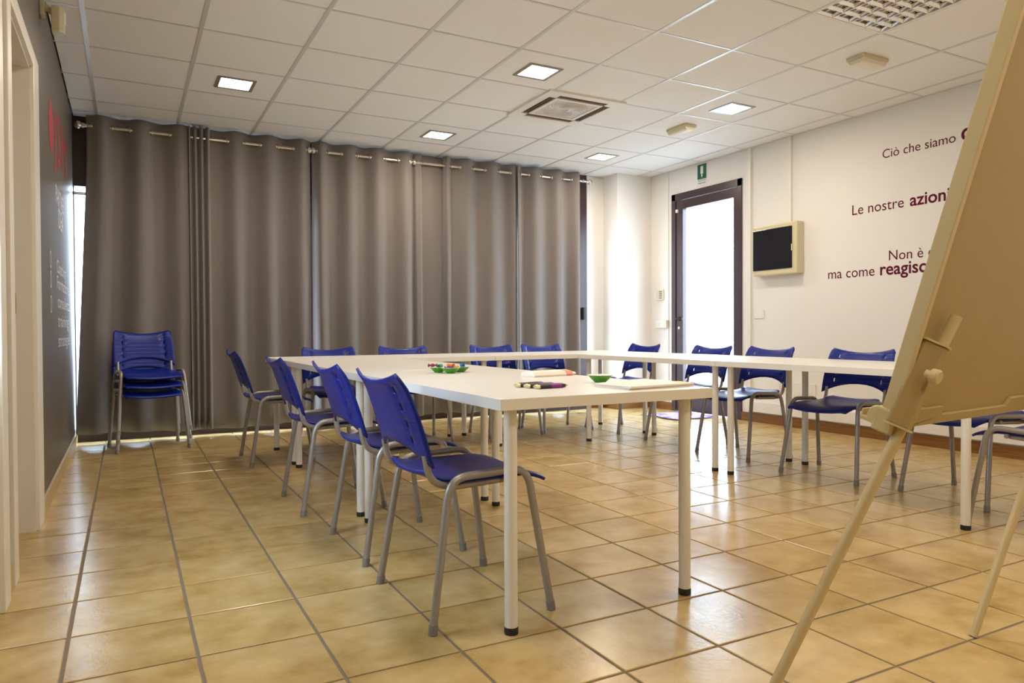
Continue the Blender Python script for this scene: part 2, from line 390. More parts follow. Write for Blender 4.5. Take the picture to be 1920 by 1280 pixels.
# left doorway
d2 = empty('door_2', (0, 0, 0), kind='structure')
cs = MB()
cs.b2(XL - 0.002, XL + 0.016, E1 + 0.0, E1 + 0.21, 0, EH + 0.075).b2(XL - 0.002, XL + 0.016, E0 - 0.09, E0, 0, EH + 0.075).b2(XL - 0.002, XL + 0.016, E0, E1, EH, EH + 0.075)
cs.obj('casing', M['door_white'], d2, bevel=0.004)
MB().b2(XL - T_, XL, E1 - 0.012, E1 + 0.001, 0, EH).b2(XL - T_, XL, E0 - 0.001, E0 + 0.012, 0, EH).b2(XL - T_, XL, E0, E1, EH - 0.012, EH + 0.001).obj('jamb', M['door_white'], d2)
MB().b2(XL - T_, XL - 0.085, E1 - 0.03, E1 - 0.012, 0, EH - 0.012).obj('door_stop', M['pvc'], d2)
MB().b2(XL - 0.078, XL - 0.062, E1 - 0.014, E1 - 0.0115, 0.985, 1.075).obj('strike_plate', M['brass'], d2)
MB().b2(XL, XL + 0.02, 2.80, 2.92, 0, 2.2).b2(XL, XL + 0.02, G0 - 0.12, G0, 0, 2.2).b2(XL, XL + 0.02, G0, G1, GH, 2.2).obj('trim_1', M['door_white'], kind='structure', bevel=0.003)

d3 = empty('door_3', (XL, (G0 + G1) / 2, 0), kind='structure')
m_ = MB().b2(XL - 0.10, XL - 0.05, G0, G0 + 0.08, 0, GH).b2(XL - 0.10, XL - 0.05, G1 - 0.08, G1, 0, GH).b2(XL - 0.10, XL - 0.05, G0, G1, GH - 0.08, GH).b2(XL - 0.10, XL - 0.05, G0, G1, 0, 0.85)
o = m_.obj('leaf', M['door_white'], d3, bevel=0.003); o.location = -d3.location
o = MB().b2(XL - 0.078, XL - 0.072, G0 + 0.07, G1 - 0.07, 0.84, GH - 0.07).obj('pane', M['glass'], d3); o.location = -d3.location

# glazed door on the right
d1 = empty('door_1', (XR, (D0 + D1) / 2, 0), kind='structure')
def dpart(name, m, *boxes, bevel=0.003):
    mb = MB()
    for b_ in boxes: mb.b2(*b_)
    o = mb.obj(name, m, d1, bevel=bevel); o.location = -d1.location; return o
dpart('frame', M['purpleframe'], (XR - 0.015, XR + 0.08, D0, D0 + 0.055, 0, DH), (XR - 0.015, XR + 0.08, D1 - 0.065, D1, 0, DH), (XR - 0.015, XR + 0.08, D0, D1, DH - 0.075, DH))
dpart('leaf', M['purpleframe'], (XR - 0.005, XR + 0.05, D0 + 0.06, D0 + 0.115, 0.01, DH - 0.08), (XR - 0.005, XR + 0.05, D1 - 0.175, D1 - 0.075, 0.01, DH - 0.08), (XR - 0.005, XR + 0.05, D0 + 0.115, D1 - 0.175, DH - 0.175, DH - 0.08), (XR - 0.005, XR + 0.05, D0 + 0.115, D1 - 0.175, 0.01, 0.20))
dpart('pane', M['glass'], (XR + 0.02, XR + 0.026, D0 + 0.11, D1 - 0.17, 0.195, DH - 0.17), bevel=0)
hd = MB().lathe([(0.026, 0), (0.026, 0.012)], (XR - 0.006, D1 - 0.115, 1.02), 16, Matrix.Rotation(-math.pi / 2, 3, 'Y')).cyl((XR - 0.01, D1 - 0.115, 1.02), (XR - 0.05, D1 - 0.115, 1.02), 0.009).tube([(XR - 0.05, D1 - 0.115, 1.02), (XR - 0.052, D1 - 0.17, 1.018), (XR - 0.05, D1 - 0.22, 1.015)], 0.009)
o = hd.obj('handle', M['black'], d1, smooth=40); o.location = -d1.location
o = MB().lathe([(0.016, 0), (0.016, 0.006)], (XR - 0.006, D1 - 0.118, 0.92), 14, Matrix.Rotation(-math.pi / 2, 3, 'Y')).obj('lock', M['chrome'], d1, smooth=40); o.location = -d1.location
dpart('closer_bracket', M['pvc'], (XR - 0.03, XR - 0.006, D1 - 0.11, D1 - 0.085, 2.19, 2.225))

# ------------------------------------------------------------------ window wall behind the curtains
wn = empty('window_1', (0, YF, 0), kind='structure')
def wpart(name, m, *boxes, bevel=0):
    mb = MB()
    for b_ in boxes: mb.b2(*b_)
    o = mb.obj(name, m, wn, bevel=bevel); o.location = -wn.location; return o
MUL = [(-0.37, -0.363), (1.47, 1.57), (2.76, 2.88), (4.50, GX1)]
wpart('sill', M['brownframe'], (XL, GX1, YF - 0.05, YF + 0.07, 0, 0.10))
wpart('header', M['brownframe'], (XL, GX1, YF - 0.02, YF + 0.07, 2.10, ZC + 0.02))
for a, b in MUL: wpart('mullion', M['brownframe'], (a, b, YF - 0.02, YF + 0.06, 0.10, 2.10))
for (a, b), (c, d) in zip(MUL, MUL[1:]):
    wpart('pane', M['glass'], (b, c, YF + 0.02, YF + 0.026, 0.10, 2.10))
    wpart('blind_rail', M['pvc'], (b, c, YF - 0.012, YF + 0.012, 2.03, 2.055))
o = MB().b2(4.60, 4.625, YF - 0.06, YF - 0.02, 1.02, 1.16).obj('handle', M['black'], wn, bevel=0.004); o.location = -wn.location

# ------------------------------------------------------------------ curtains and rods
YR, ZR = 6.75, 2.56
def ball(mb, x): mb.lathe([(0.0005, -0.032), (0.014, -0.028), (0.026, -0.016), (0.030, 0), (0.026, 0.016), (0.014, 0.028), (0.0005, 0.032)], (x, YR, ZR), 16, caps=False)
def rod(x0, x1, label, joint=None):
    r_ = empty('curtain_rod', (x0, YR, ZR), label=label, cat='curtain rod', group='curtain rods over the window wall')
    def pt(name, mb, m): o = mb.obj(name, m, r_, smooth=40); o.location = -r_.location
    if joint: pt('pole', MB().cyl((x0, YR, ZR), (joint, YR, ZR), 0.0155, 16).cyl((joint, YR, ZR), (x1, YR, ZR), 0.0125, 16), M['chrome'])
    else: pt('pole', MB().cyl((x0, YR, ZR), (x1, YR, ZR), 0.0145, 16), M['chrome'])
    for x, s in ((x0, -1), (x1, 1)):
        m = MB(); ball(m, x + s * 0.03); m.cyl((x - s * 0.012, YR, ZR), (x + s * 0.006, YR, ZR), 0.020, 16); pt('finial', m, M['chrome'])
    for x in (x0 + 0.06, x1 - 0.06):
        pt('bracket', MB().b2(x - 0.008, x + 0.008, YR, YF - 0.02, ZR - 0.006, ZR + 0.006).b2(x - 0.012, x + 0.012, YF - 0.03, YF - 0.02, ZR - 0.04, ZR + 0.04).torus((x, YR, ZR), 0.019, 0.004, 'x'), M['chrome'])
rod(-0.29, 1.47, 'nickel curtain rod at the left end, beginning beside the taupe wall')
rod(1.57, 2.44, 'short nickel curtain rod in the middle, between the two longer rods')
rod(2.55, 4.57, 'nickel curtain rod at the right end, finishing near the white column', 3.62)
def curtain(ctrl, label, skew=None, tight=False):
    """ctrl: list of (x, offset) - offset -1 = fold in front of the rod, +1 = behind it"""
    A = 0.040
    def off(x):
        for (xa, oa), (xb, ob) in zip(ctrl, ctrl[1:]):
            if xa <= x <= xb:
                u = (x - xa) / (xb - xa); u = 0.5 - 0.5 * math.cos(math.pi * u); return oa + (ob - oa) * u
        return ctrl[-1][1]
    x0, x1 = ctrl[0][0], ctrl[-1][0]; X = []
    for (xa, _), (xb, _) in zip(ctrl, ctrl[1:]): X += [xa + (xb - xa) * k / 7 for k in range(7)]
    X.append(x1); Z = [2.648, 2.59, 2.56, 2.52, 2.42, 2.2, 1.9, 1.6, 1.3, 1.0, 0.7, 0.4, 0.2, 0.065]
    ph = random.uniform(0, 6)
    P = []
    for z in Z:
        row = []; d = (2.6 - z) / 2.55
        for x in X:
            dx = 0.012 * d * math.sin(3.1 * x + ph) + (skew(x, z) if skew else 0)
            a = A * (1 + 0.25 * d * math.sin(5.0 * x + ph * 1.7)); e = 0.008 * d * math.sin(23 * x + 2.2 * z + ph)
            hem = 0.012 * math.sin(4.3 * x + ph) if z < 0.1 else 0
            row.append((x + dx, YR + a * off(x) + e, z + hem))
        P.append(row)
    root = empty('curtain', ((x0 + x1) / 2, YR, 0.06), label=label, cat='curtain', group='taupe eyelet curtains along the window wall')
    o = MB().grid(P).obj('cloth', M['curtain'], root, smooth=80); o.location = -root.location
    so = o.modifiers.new('thickness', 'SOLIDIFY'); so.thickness = 0.003
    # eyelet rings where the cloth crosses the rod
    if not tight:
        for (xa, oa), (xb, ob) in zip(ctrl, ctrl[1:]):
            if oa * ob < 0 and xb - xa > 0.05:
                xm = xa + (xb - xa) * math.acos(max(-1, min(1, (oa + ob) / (oa - ob) if oa != ob else 0))) / math.pi if False else xa + (xb - xa) * abs(oa) / (abs(oa) + abs(ob))
                e = MB().torus((0, 0, 0), 0.023, 0.0045, 'x', 16, 6).obj('eyelet', M['chrome'], root, smooth=60)
                ang = math.atan2((ob - oa) * A * 1.5, xb - xa)
                e.rotation_euler.z = ang + (math.pi / 2 if False else 0) ; e.rotation_euler.z = ang - math.pi / 2 if False else ang * 0.6
                e.location = Vector((xm, YR, ZR)) - root.location
    return root
def folds(xs_front, xs_back, x0, x1, o0=1, o1=1):
    pts = [(x, -1) for x in xs_front] + [(x, 1) for x in xs_back] + [(x0, o0), (x1, o1)]
    return sorted(pts)
lsk = lambda x, z: -0.115 * max(0, (2.3 - z) / 2.3) * max(0, (0.48 - x) / 0.75) ** 1.5
curtain(folds([-0.155, 0.125, 0.42], [-0.02, 0.275], -0.265, 0.62, 0.2, 1.5), 'leftmost taupe curtain panel, beside the taupe wall behind the stacked chairs', lsk)
tf = [(0.485 + 0.025 * k, (-1.25 if k % 2 == 0 else 0.5)) for k in range(8)]
curtain(tf + sorted([(0.74, 1), (0.865, -1), (1.005, 1), (1.145, -1), (1.29, 1), (1.43, -1), (1.515, 0.6)]), 'second taupe curtain panel from the left, with tight bunched folds on its left edge')
curtain(sorted([(1.53, 0.9), (1.60, -1), (1.73, 1), (1.875, -1), (2.01, 1), (2.145, -1), (2.29, 1), (2.43, -1), (2.56, 1.6)]), 'third taupe curtain panel from the left, under the short middle rod')
curtain(sorted([(2.515, 1.2), (2.545, 0.2), (2.585, 0.1), (2.62, 1.3), (2.72, 1.0), (2.80, 1.3), (2.90, 1.6)]), 'narrow taupe curtain strip behind the rod, between the third and the next panel', tight=True)
curtain(sorted([(2.832, 0.3), (2.86, -1), (2.945, 1), (3.08, -1), (3.225, 1), (3.37, -1), (3.53, 1), (3.635, -0.6), (3.72, 1.4)]), 'taupe curtain panel left of the rod joint on the right-hand rod')
curtain(sorted([(3.66, -1.0), (3.75, 1), (3.89, -1), (4.035, 1), (4.17, -1), (4.305, 1), (4.42, -1), (4.46, -0.3)]), 'rightmost taupe curtain panel, ending beside the white column')

# ------------------------------------------------------------------ chairs
def chair_proto():
    t = empty('stacking_chair')
    # seat shell
    sv = [-1, -0.96, -0.85, -0.6, -0.3, 0, 0.3, 0.6, 0.85, 0.96, 1]; tv = [0, 0.04, 0.1, 0.2, 0.35, 0.5, 0.65, 0.78, 0.88, 0.95, 1.0]
    P = []
    for tt in tv:
        row = []
        for s in sv:
            wd = 0.203 - 0.035 * max(0, (0.25 - tt) / 0.25) ** 2 - 0.012 * max(0, (tt - 0.85) / 0.15) ** 2
            x = -0.205 + 0.445 * tt - 0.02 * (s * s) * (1 if tt > 0.5 else -1) * abs(tt - 0.5) * 2
            z = 0.452 - 0.014 * (1 - s * s) + 0.022 * max(0, (0.2 - tt) / 0.2) ** 2 - 0.030 * max(0, (tt - 0.72) / 0.28) ** 2 - 0.008 * max(0, abs(s) - 0.85) / 0.15
            row.append((x, s * wd, z))
        P.append(row)
    o = MB().grid(P).obj('seat', M['blue'], t, smooth=60)
    so = o.modifiers.new('thickness', 'SOLIDIFY'); so.thickness = 0.010; so.offset = -1
    # backrest with slots
    sl = [-1, -0.93, -0.80, -0.715, -0.675, -0.5, -0.25, 0, 0.25, 0.5, 0.675, 0.715, 0.80, 0.93, 1]
    tl = [0, 0.06, 0.15, 0.25, 0.36, 0.46, 0.58, 0.68, 0.80, 0.89, 0.96, 1.0]
    def bp(s, tt):
        wd = 0.222 - 0.010 * tt + 0.006 * math.sin(math.pi * tt)
        zb = 0.488 + 0.062 * (1 - abs(s) ** 2.2); zt = 0.744 + 0.034 * abs(s) ** 2 - 0.022 * max(0, (abs(s) - 0.93) / 0.07)
        z = zb + (zt - zb) * tt
        h = (z - 0.488) / 0.29
        x = -0.188 - 0.075 * h - 0.022 * h * h - 0.030 * (1 - s * s) - 0.012 * max(0, (tt - 0.85) / 0.15)
        return (x, s * wd, z)
    m = MB(); m.v = [bp(s, tt) for tt in tl for s in sl]; Q = len(sl)
    for a in range(len(tl) - 1):
        for b in range(Q - 1):
            if b in (3, 10) and a in (2, 4, 6, 8): continue      # ventilation slots
            m.f.append((a * Q + b, a * Q + b + 1, (a + 1) * Q + b + 1, (a + 1) * Q + b))
    o = m.obj('backrest', M['blue_back'], t, smooth=60)
    so = o.modifiers.new('thickness', 'SOLIDIFY'); so.thickness = 0.009; so.offset = 0
    for sd in (-1, 1):
        y0, y1 = sd * 0.250, sd * 0.217
        MB().tube([(-0.205, y0, 0.006), (-0.135, y1 + sd * 0.004, 0.452), (0.135, y1, 0.462), (0.205, y0, 0.006)], 0.0125, 10, 0.06, 6).obj('leg_frame', M['steel'], t, smooth=50)
        MB().tube([(0.06, sd * 0.185, 0.425), (-0.13, sd * 0.190, 0.418), (-0.190, sd * 0.194, 0.448), (-0.204, sd * 0.194, 0.525)], 0.011, 10, 0.05, 6).obj('back_support', M['steel'], t, smooth=50)
        for x in (-0.205, 0.205): MB().cyl((x, y0, 0), (x + (0.004 if x < 0 else -0.004), y0 - sd * 0.002, 0.03), 0.0145, 12).obj('foot_cap', M['grey_cap'], t, smooth=50)
    MB().cyl((0.06, -0.215, 0.428), (0.06, 0.215, 0.428), 0.010, 10).obj('crossbar', M['steel'], t, smooth=50)
    MB().cyl((-0.12, -0.212, 0.422), (-0.12, 0.212, 0.422), 0.010, 10).obj('crossbar', M['steel'], t, smooth=50)
    return t
proto = chair_proto(); used = [False]
def chair(x, y, face, label, group, z=0.0):
    """x, y: middle of the four feet; face: direction the sitter looks, degrees from +x"""
    o = copy_tree(proto) if used[0] else proto
    used[0] = True
    o.location = (x, y, z); o.rotation_euler.z = math.radians(face)
    return tag(o, label, 'chair', group)
GL, GF, GR, GS = 'blue chairs along the left row of tables', 'blue chairs behind the far row of tables', 'blue chairs along the right row of tables', 'blue chairs stacked by the curtain'
chair(0.995, 2.235, 0, 'blue plastic chair nearest the camera, tucked under the near left table', GL)
chair(1.005, 2.945, 0, 'blue plastic chair second from the camera in the left row', GL)
chair(0.955, 3.815, 0, 'blue plastic chair third from the camera in the left row', GL)
chair(0.93, 5.285, 0, 'blue plastic chair at the left end of the far table, nearest the stacked chairs', GL)
chair(1.445, 5.59, -90, 'blue plastic chair behind the far tables, leftmost of the four', GF)
chair(2.075, 5.58, -90, 'blue plastic chair behind the far tables, second from the left', GF)
chair(2.915, 5.58, -90, 'blue plastic chair behind the far tables, third from the left, at the table joint', GF)
chair(3.455, 5.61, -90, 'blue plastic chair behind the far tables, rightmost, closest to the column', GF)
chair(3.945, 5.31, 180, 'blue plastic chair at the right end of the far table, before the white column', GR)
chair(3.93, 4.42, 180, 'blue plastic chair in front of the glass door', GR)
chair(3.91, 3.80, 180, 'blue plastic chair on the right row, just right of the glass door', GR)
chair(3.865, 2.985, 186, 'blue plastic chair below the electrical panel, seen whole from the front, beside the flip chart', GR)
chair(3.95, 2.235, 172, 'blue plastic chair half hidden behind the lower edge of the flip chart board', GR)
chair(3.60, 1.70, 90, 'blue plastic chair at the near end of the right row, below the flip chart', GR)
for k in range(3):
    chair(0.150 + 0.005 * k, 6.30 + 0.012 * k, -81.5, ['bottom blue chair of the stack by the curtain', 'middle blue chair of the stack by the curtain', 'top blue chair of the stack by the curtain, its whole backrest showing'][k], GS, 0.07 * k)

# ------------------------------------------------------------------ tables
TL, TW, ZT = 1.555, 0.80, 0.705
def table_proto():
    t = empty('meeting_table')
    MB().box((0, 0, ZT - 0.017), (TW, TL, 0.034)).obj('tabletop', M['white_lam'], t, bevel=0.0015)
    for sx in (-1, 1):
        for sy in (-1, 1):
            x, y = sx * (TW / 2 - 0.065), sy * (TL / 2 - 0.065)
            l = MB().cyl((x, y, 0.022), (x, y, ZT - 0.037), 0.020, 20).obj('leg', M['white_leg'], t, smooth=40)
            MB().lathe([(0.0205, 0), (0.0215, 0.004), (0.0215, 0.018), (0.0195, 0.022)], (x, y, 0), 20).obj('foot', M['black'], l, smooth=40)
            MB().cyl((x, y, ZT - 0.039), (x, y, ZT - 0.034), 0.034, 20).obj('mounting_plate', M['white_leg'], l, smooth=40)
    return t
tproto = table_proto(); tused = [False]
def table(x, y, rot, label):
    o = copy_tree(tproto) if tused[0] else tproto
    tused[0] = True
    o.location = (x, y, 0); o.rotation_euler.z = math.radians(rot)
    return tag(o, label, 'table', 'white meeting tables set in a U')
Y0 = 1.82; XA, XCc = 1.335, 3.64
table(XA, Y0 + TL / 2, 0, 'white table nearest the camera, with papers, pens and bowls on it')
table(XA, Y0 + TL * 1.5 + 0.003, 0, 'white table in the left row, adjoining the near one')
table(0.935 + TL / 2, Y0 + 2 * TL + 0.006 + TW / 2, 90, 'white table on the left half of the far row')
table(0.935 + TL * 1.5 + 0.003, Y0 + 2 * TL + 0.006 + TW / 2, 90, 'white table on the right half of the far row, reaching the corner')
table(XCc, Y0 + TL * 1.5 + 0.003, 0, 'white table in the right row, opposite the glass door')
table(XCc, Y0 + TL / 2, 0, 'white table in the right row, partly hidden by the flip chart')

# ------------------------------------------------------------------ things on the near table
def bowl(x, y, r, h, label):
    t = empty('bowl', (x, y, ZT), label=label, cat='bowl', group='small green bowls')
    MB().lathe([(r * 0.42, 0), (r * 0.46, 0.002), (r * 0.80, h * 0.55), (r, h * 0.97), (r * 0.985, h * 0.97), (r * 0.78, h * 0.56), (r * 0.44, 0.004)], (0, 0, 0), 28, caps=False).lathe([(0.0005, 0.001), (r * 0.44, 0.001)], (0, 0, 0), 28, caps=False).obj('body', M['green'], t, smooth=50)
    MB().lathe([(r * 1.005, h * 0.955), (r * 1.015, h * 0.99), (r * 0.99, h), (r * 0.965, h * 0.985), (r * 0.76, h * 0.58), (r * 0.43, 0.0055), (0.0005, 0.0055)], (0, 0, 0), 28, caps=False).obj('glazed_lining', M['bowl_in'], t, smooth=50)
bowl(1.285, 3.135, 0.040, 0.026, 'small green bowl of sweets, left of the three')
bowl(1.312, 3.055, 0.043, 0.026, 'small green bowl of sweets, front one of the three')
bowl(1.392, 3.125, 0.043, 0.026, 'small green bowl of sweets, right of the three')
bowl(1.555, 2.215, 0.046, 0.029, 'single empty green bowl beside the papers')
def candy(x, y, z, ci, label, a):
    t = empty('wrapped_sweet', (x, y, z), a, label=label, cat='sweet', group='wrapped sweets in the green bowls')
    MB().lathe([(0.002, -0.011), (0.007, -0.008), (0.009, 0), (0.007, 0.008), (0.002, 0.011)], (0, 0, 0), 10, Matrix.Rotation(math.pi / 2, 3, 'Y')).obj('sweet', CANDY[ci], t, smooth=60)
    for s in (-1, 1): MB().lathe([(0.002, 0), (0.004, 0.004), (0.009, 0.011)], (s * 0.010, 0, 0), 8, Matrix.Rotation(s * math.pi / 2, 3, 'Y'), caps=False).obj('wrapper_end', CANDY[ci], t)
for i, (x, y, z, ci, lb) in enumerate([(1.262, 3.150, 0.034, 0, 'dark red wrapped sweet over the rim of the left green bowl'), (1.295, 3.142, 0.030, 1, 'green wrapped sweet in the left green bowl'),
        (1.318, 3.066, 0.036, 2, 'orange wrapped sweet on top in the front green bowl'), (1.300, 3.045, 0.026, 3, 'dark purple wrapped sweet low in the front green bowl'),
        (1.336, 3.058, 0.026, 4, 'yellow wrapped sweet in the front green bowl'), (1.400, 3.120, 0.031, 5, 'blue wrapped sweet in the right green bowl')]):
    candy(x, y, ZT + z, ci, lb, i * 0.9)
# papers
pp = empty('paper_stack', (1.63, 2.01, ZT), label='pile of pale pink papers with a yellow tab at the table corner', cat='papers')
quad = [(1.425, 2.06), (1.432, 1.872), (1.728, 1.90), (1.715, 2.16)]
for k in range(5):
    j = [(random.uniform(-0.006, 0.006), random.uniform(-0.006, 0.006)) for _ in quad]
    poly = [(x + a - 1.63, y + b - 2.01) for (x, y), (a, b) in zip(quad, j)]
    MB().prism(poly, 'z', 0.0004 + k * 0.0024, 0.0024 + k * 0.0024).obj('sheet_bundle', M['paper'], pp)
MB().box((0.083, -0.055, 0.0128), (0.022, 0.05, 0.0016)).obj('yellow_tab', M['yellow'], pp)
# packet
pk = empty('tissue_packet', (1.60, 2.66, ZT), math.radians(8), label='soft white packet with a salmon end lying behind the pens', cat='packet')
prof = [(-0.045, 0.0), (0.045, 0.0), (0.05, 0.008), (0.04, 0.020), (0.0, 0.025), (-0.04, 0.020), (-0.05, 0.008)]
MB().prism(prof, 'x', -0.115, 0.060).obj('wrapper', M['paper'], pk, bevel=0.003)
MB().prism([(y * 1.01, z * 1.02) for y, z in prof], 'x', 0.060, 0.095).obj('printed_end', M['salmon'], pk, bevel=0.003)
MB().prism([(y * 0.8, 0.004 + z * 0.5) for y, z in prof], 'x', 0.095, 0.120).obj('crimped_end', M['pvc'], pk)
# pens
for k in range(6):
    a = math.radians(7 + 0.6 * k); x, y = 1.262 - 0.006 * k + 0.012 * (k % 2), 2.075 + 0.024 * k
    zz = ZT + 0.0075 
    lab = ['front pen of the bundle, black with a purple grip', 'second pen of the bundle from the front', 'third pen of the bundle from the front', 'fourth pen of the bundle from the front', 'fifth pen of the bundle from the front', 'rearmost pen of the bundle, mostly black'][k]
    t = empty('pen', (x, y, zz), a, label=lab, cat='pen', group='bundle of black and purple pens')
    R = Matrix.Rotation(math.pi / 2, 3, 'Y')
    MB().lathe([(0.0068, 0), (0.0072, 0.01), (0.0072, 0.10), (0.006, 0.108)], (-0.055, 0, 0), 12, R).obj('barrel', M['black'], t, smooth=40)
    MB().lathe([(0.0074, 0.0), (0.0078, 0.004), (0.0078, 0.040), (0.0074, 0.044)], (-0.008, 0, 0), 12, R).obj('grip', M['purple'] if k < 4 else M['black'], t, smooth=40)
    MB().lathe([(0.0035, 0), (0.0062, 0.008), (0.0066, 0.016)], (-0.071, 0, 0), 12, R).obj('cap_end', M['gold'], t, smooth=40)
    MB().lathe([(0.0058, 0), (0.0035, 0.009), (0.001, 0.014)], (0.053, 0, 0), 12, R).obj('tip', M['gold'], t, smooth=40)

# ------------------------------------------------------------------ ceiling fittings
def led(x, y, label):
    t = empty('ceiling_light', (x, y, ZC), label=label, cat='ceiling light', group='square recessed ceiling lights')
    fr = MB(); a, b = 0.128, 0.104
    for (x0, x1, y0, y1) in ((-a, a, -a, -b), (-a, a, b, a), (-a, -b, -b, b), (b, a, -b, b)): fr.b2(x0, x1, y0, y1, -0.006, 0.004)
    fr.obj('frame', M['steel'], t)
    MB().b2(-b, b, -b, b, -0.003, 0.002).obj('diffuser', M['led'], t)
    L = bpy.data.lights.new('lamp', 'AREA'); L.shape = 'SQUARE'; L.size = 0.2; L.energy = LED_POWER; L.color = LED_COLOR
    lo = bpy.data.objects.new('lamp', L); C.objects.link(lo); lo.parent = t; lo.location = (0, 0, -0.012)
gx = lambda L: -0.7932 + 0.6 * L + 0.3
gy = lambda r: 4.599 + 0.6 * r + 0.3
led(gx(2), gy(1), 'square ceiling light nearest the taupe wall')
led(gx(5), gy(2), 'square ceiling light close to the curtains, above the third panel')
led(gx(5), gy(-1), 'square ceiling light left of the air conditioner, nearest the camera')
led(gx(8), gy(-1), 'square ceiling light between the two emergency lights')
led(gx(8), gy(2), 'square ceiling light closest to the white column')
for (L, r, lb) in [(2, -4, 'above the near left table'), (5, -5, 'above the flip chart side of the room'), (2, -8, 'behind the camera on the left'), (5, -8, 'behind the camera in the middle'), (8, -7, 'behind the flip chart on the right'), (8, -10, 'in the rear right corner behind the camera'), (3, -11, 'nearest the rear wall behind the camera')]:
    led(gx(L), gy(r), 'square ceiling light out of view ' + lb)
# air conditioner cassette
ac = empty('air_conditioner', ((AC[0] + AC[1]) / 2, (AC[2] + AC[3]) / 2, ZC), label='white square ceiling air conditioner cassette with swirl grille', cat='air conditioner')
a = 0.345; pan = MB()
def slot_rect(k):
    return [(-0.22, 0.22, 0.215, 0.280), (-0.22, 0.22, -0.280, -0.215), (-0.280, -0.215, -0.22, 0.22), (0.215, 0.280, -0.22, 0.22)][k]
# panel = frame built round the four slots
p0, p1, pz = 0.280, 0.215, -0.016
pan.b2(-a, a, p0, a, pz, 0.0).b2(-a, a, -a, -p0, pz, 0.0).b2(-a, -p0, -p0, p0, pz, 0).b2(p0, a, -p0, p0, pz, 0)
for sx in (-1, 1):
    for sy in (-1, 1): pan.b2(min(sx * 0.22, sx * p0), max(sx * 0.22, sx * p0), min(sy * 0.22, sy * p0), max(sy * 0.22, sy * p0), pz, 0)
pan.b2(-p1, p1, 0.185, p1, pz, 0).b2(-p1, p1, -p1, -0.185, pz, 0).b2(-p1, -0.185, -0.185, 0.185, pz, 0).b2(0.185, p1, -0.185, 0.185, pz, 0)
pan.obj('panel', M['pvc'], ac)
for k in range(4):
    x0, x1, y0, y1 = slot_rect(k)
    s = MB().b2(x0, x1, y0, y1, -0.007, -0.003).obj('air_slot', M['copper'], ac)
    if k < 2: MB().b2(x0, x1, (y0 + y1) / 2 - 0.0015, (y0 + y1) / 2 + 0.0015, -0.013, -0.006).obj('vane', M['vane'], s)
    else: MB().b2((x0 + x1) / 2 - 0.0015, (x0 + x1) / 2 + 0.0015, y0, y1, -0.013, -0.006).obj('vane', M['vane'], s)
gr = MB().b2(-0.185, 0.185, -0.185, 0.185, -0.011, -0.004).obj('grille', M['grille'], ac)
sw = MB()
for k in range(36):
    a0 = 2 * math.pi * k / 36; pts = []
    for j in range(6):
        rr = 0.03 + 0.03 * j; aa = a0 + 0.16 * j; lim = 0.182
        x, y = rr * math.cos(aa), rr * math.sin(aa); pts.append((max(-lim, min(lim, x)), max(-lim, min(lim, y)), -0.0135))
    sw.tube(pts, 0.0022, 4)
for rr in (0.03, 0.06): sw.torus((0, 0, -0.0135), rr, 0.0025, 'z', 20, 4)
sw.obj('swirl_ribs', M['pvc'], gr)
# louvred fluorescent fitting
lv = empty('louvre_light', ((LOUV[0] + LOUV[1]) / 2, (LOUV[2] + LOUV[3]) / 2, ZC), label='square fluorescent ceiling fitting with polished aluminium louvres', cat='ceiling light')
hs = MB()
for (x0, x1, y0, y1) in ((-0.298, 0.298, -0.298, -0.286), (-0.298, 0.298, 0.286, 0.298), (-0.298, -0.286, -0.286, 0.286), (0.286, 0.298, -0.286, 0.286)): hs.b2(x0, x1, y0, y1, -0.004, 0.028)
hs.obj('housing', M['pvc'], lv)
MB().b2(-0.29, 0.29, -0.29, 0.29, 0.022, 0.029).obj('reflector', M['alu'], lv)
for k in range(5):
    x = -0.286 + 0.143 * k
    MB().prism([(x - 0.010, 0.020), (x + 0.010, 0.020), (x + 0.003, -0.002), (x - 0.003, -0.002)], 'y', -0.286, 0.286).obj('long_blade', M['alu'], lv)
for k in range(9):
    y = -0.286 + 0.0715 * k
    m = MB(); m.prism([(y - 0.012, 0.012), (y + 0.012, 0.012), (y + 0.002, -0.001), (y - 0.002, -0.001)], 'x', -0.284, 0.284); m.obj('cross_blade', M['alu'], lv)
for k in range(4): MB().cyl((-0.2145 + 0.143 * k, -0.28, 0.016), (-0.2145 + 0.143 * k, 0.28, 0.016), 0.004, 8).obj('tube', M['tube'], lv, smooth=50)
# emergency lights
def emergency(x, y, rz, label):
    t = empty('emergency_light', (x, y, ZC), rz, label=label, cat='emergency light', group='cream emergency lights')
    MB().box((0, 0, -0.012), (0.25, 0.13, 0.024)).obj('base', M['cream'], t, bevel=0.006)
    MB().prism([(-0.058, -0.024), (0.058, -0.024), (0.048, -0.046), (0.030, -0.052), (-0.030, -0.052), (-0.048, -0.046)], 'x', -0.117, 0.117).obj('lens', M['ivory'], t, bevel=0.004)
emergency(gx(8), gy(-3), 0, 'cream emergency light next to the louvred fitting')
emergency(gx(8), gy(0), math.pi / 2, 'cream emergency light near the glass door')

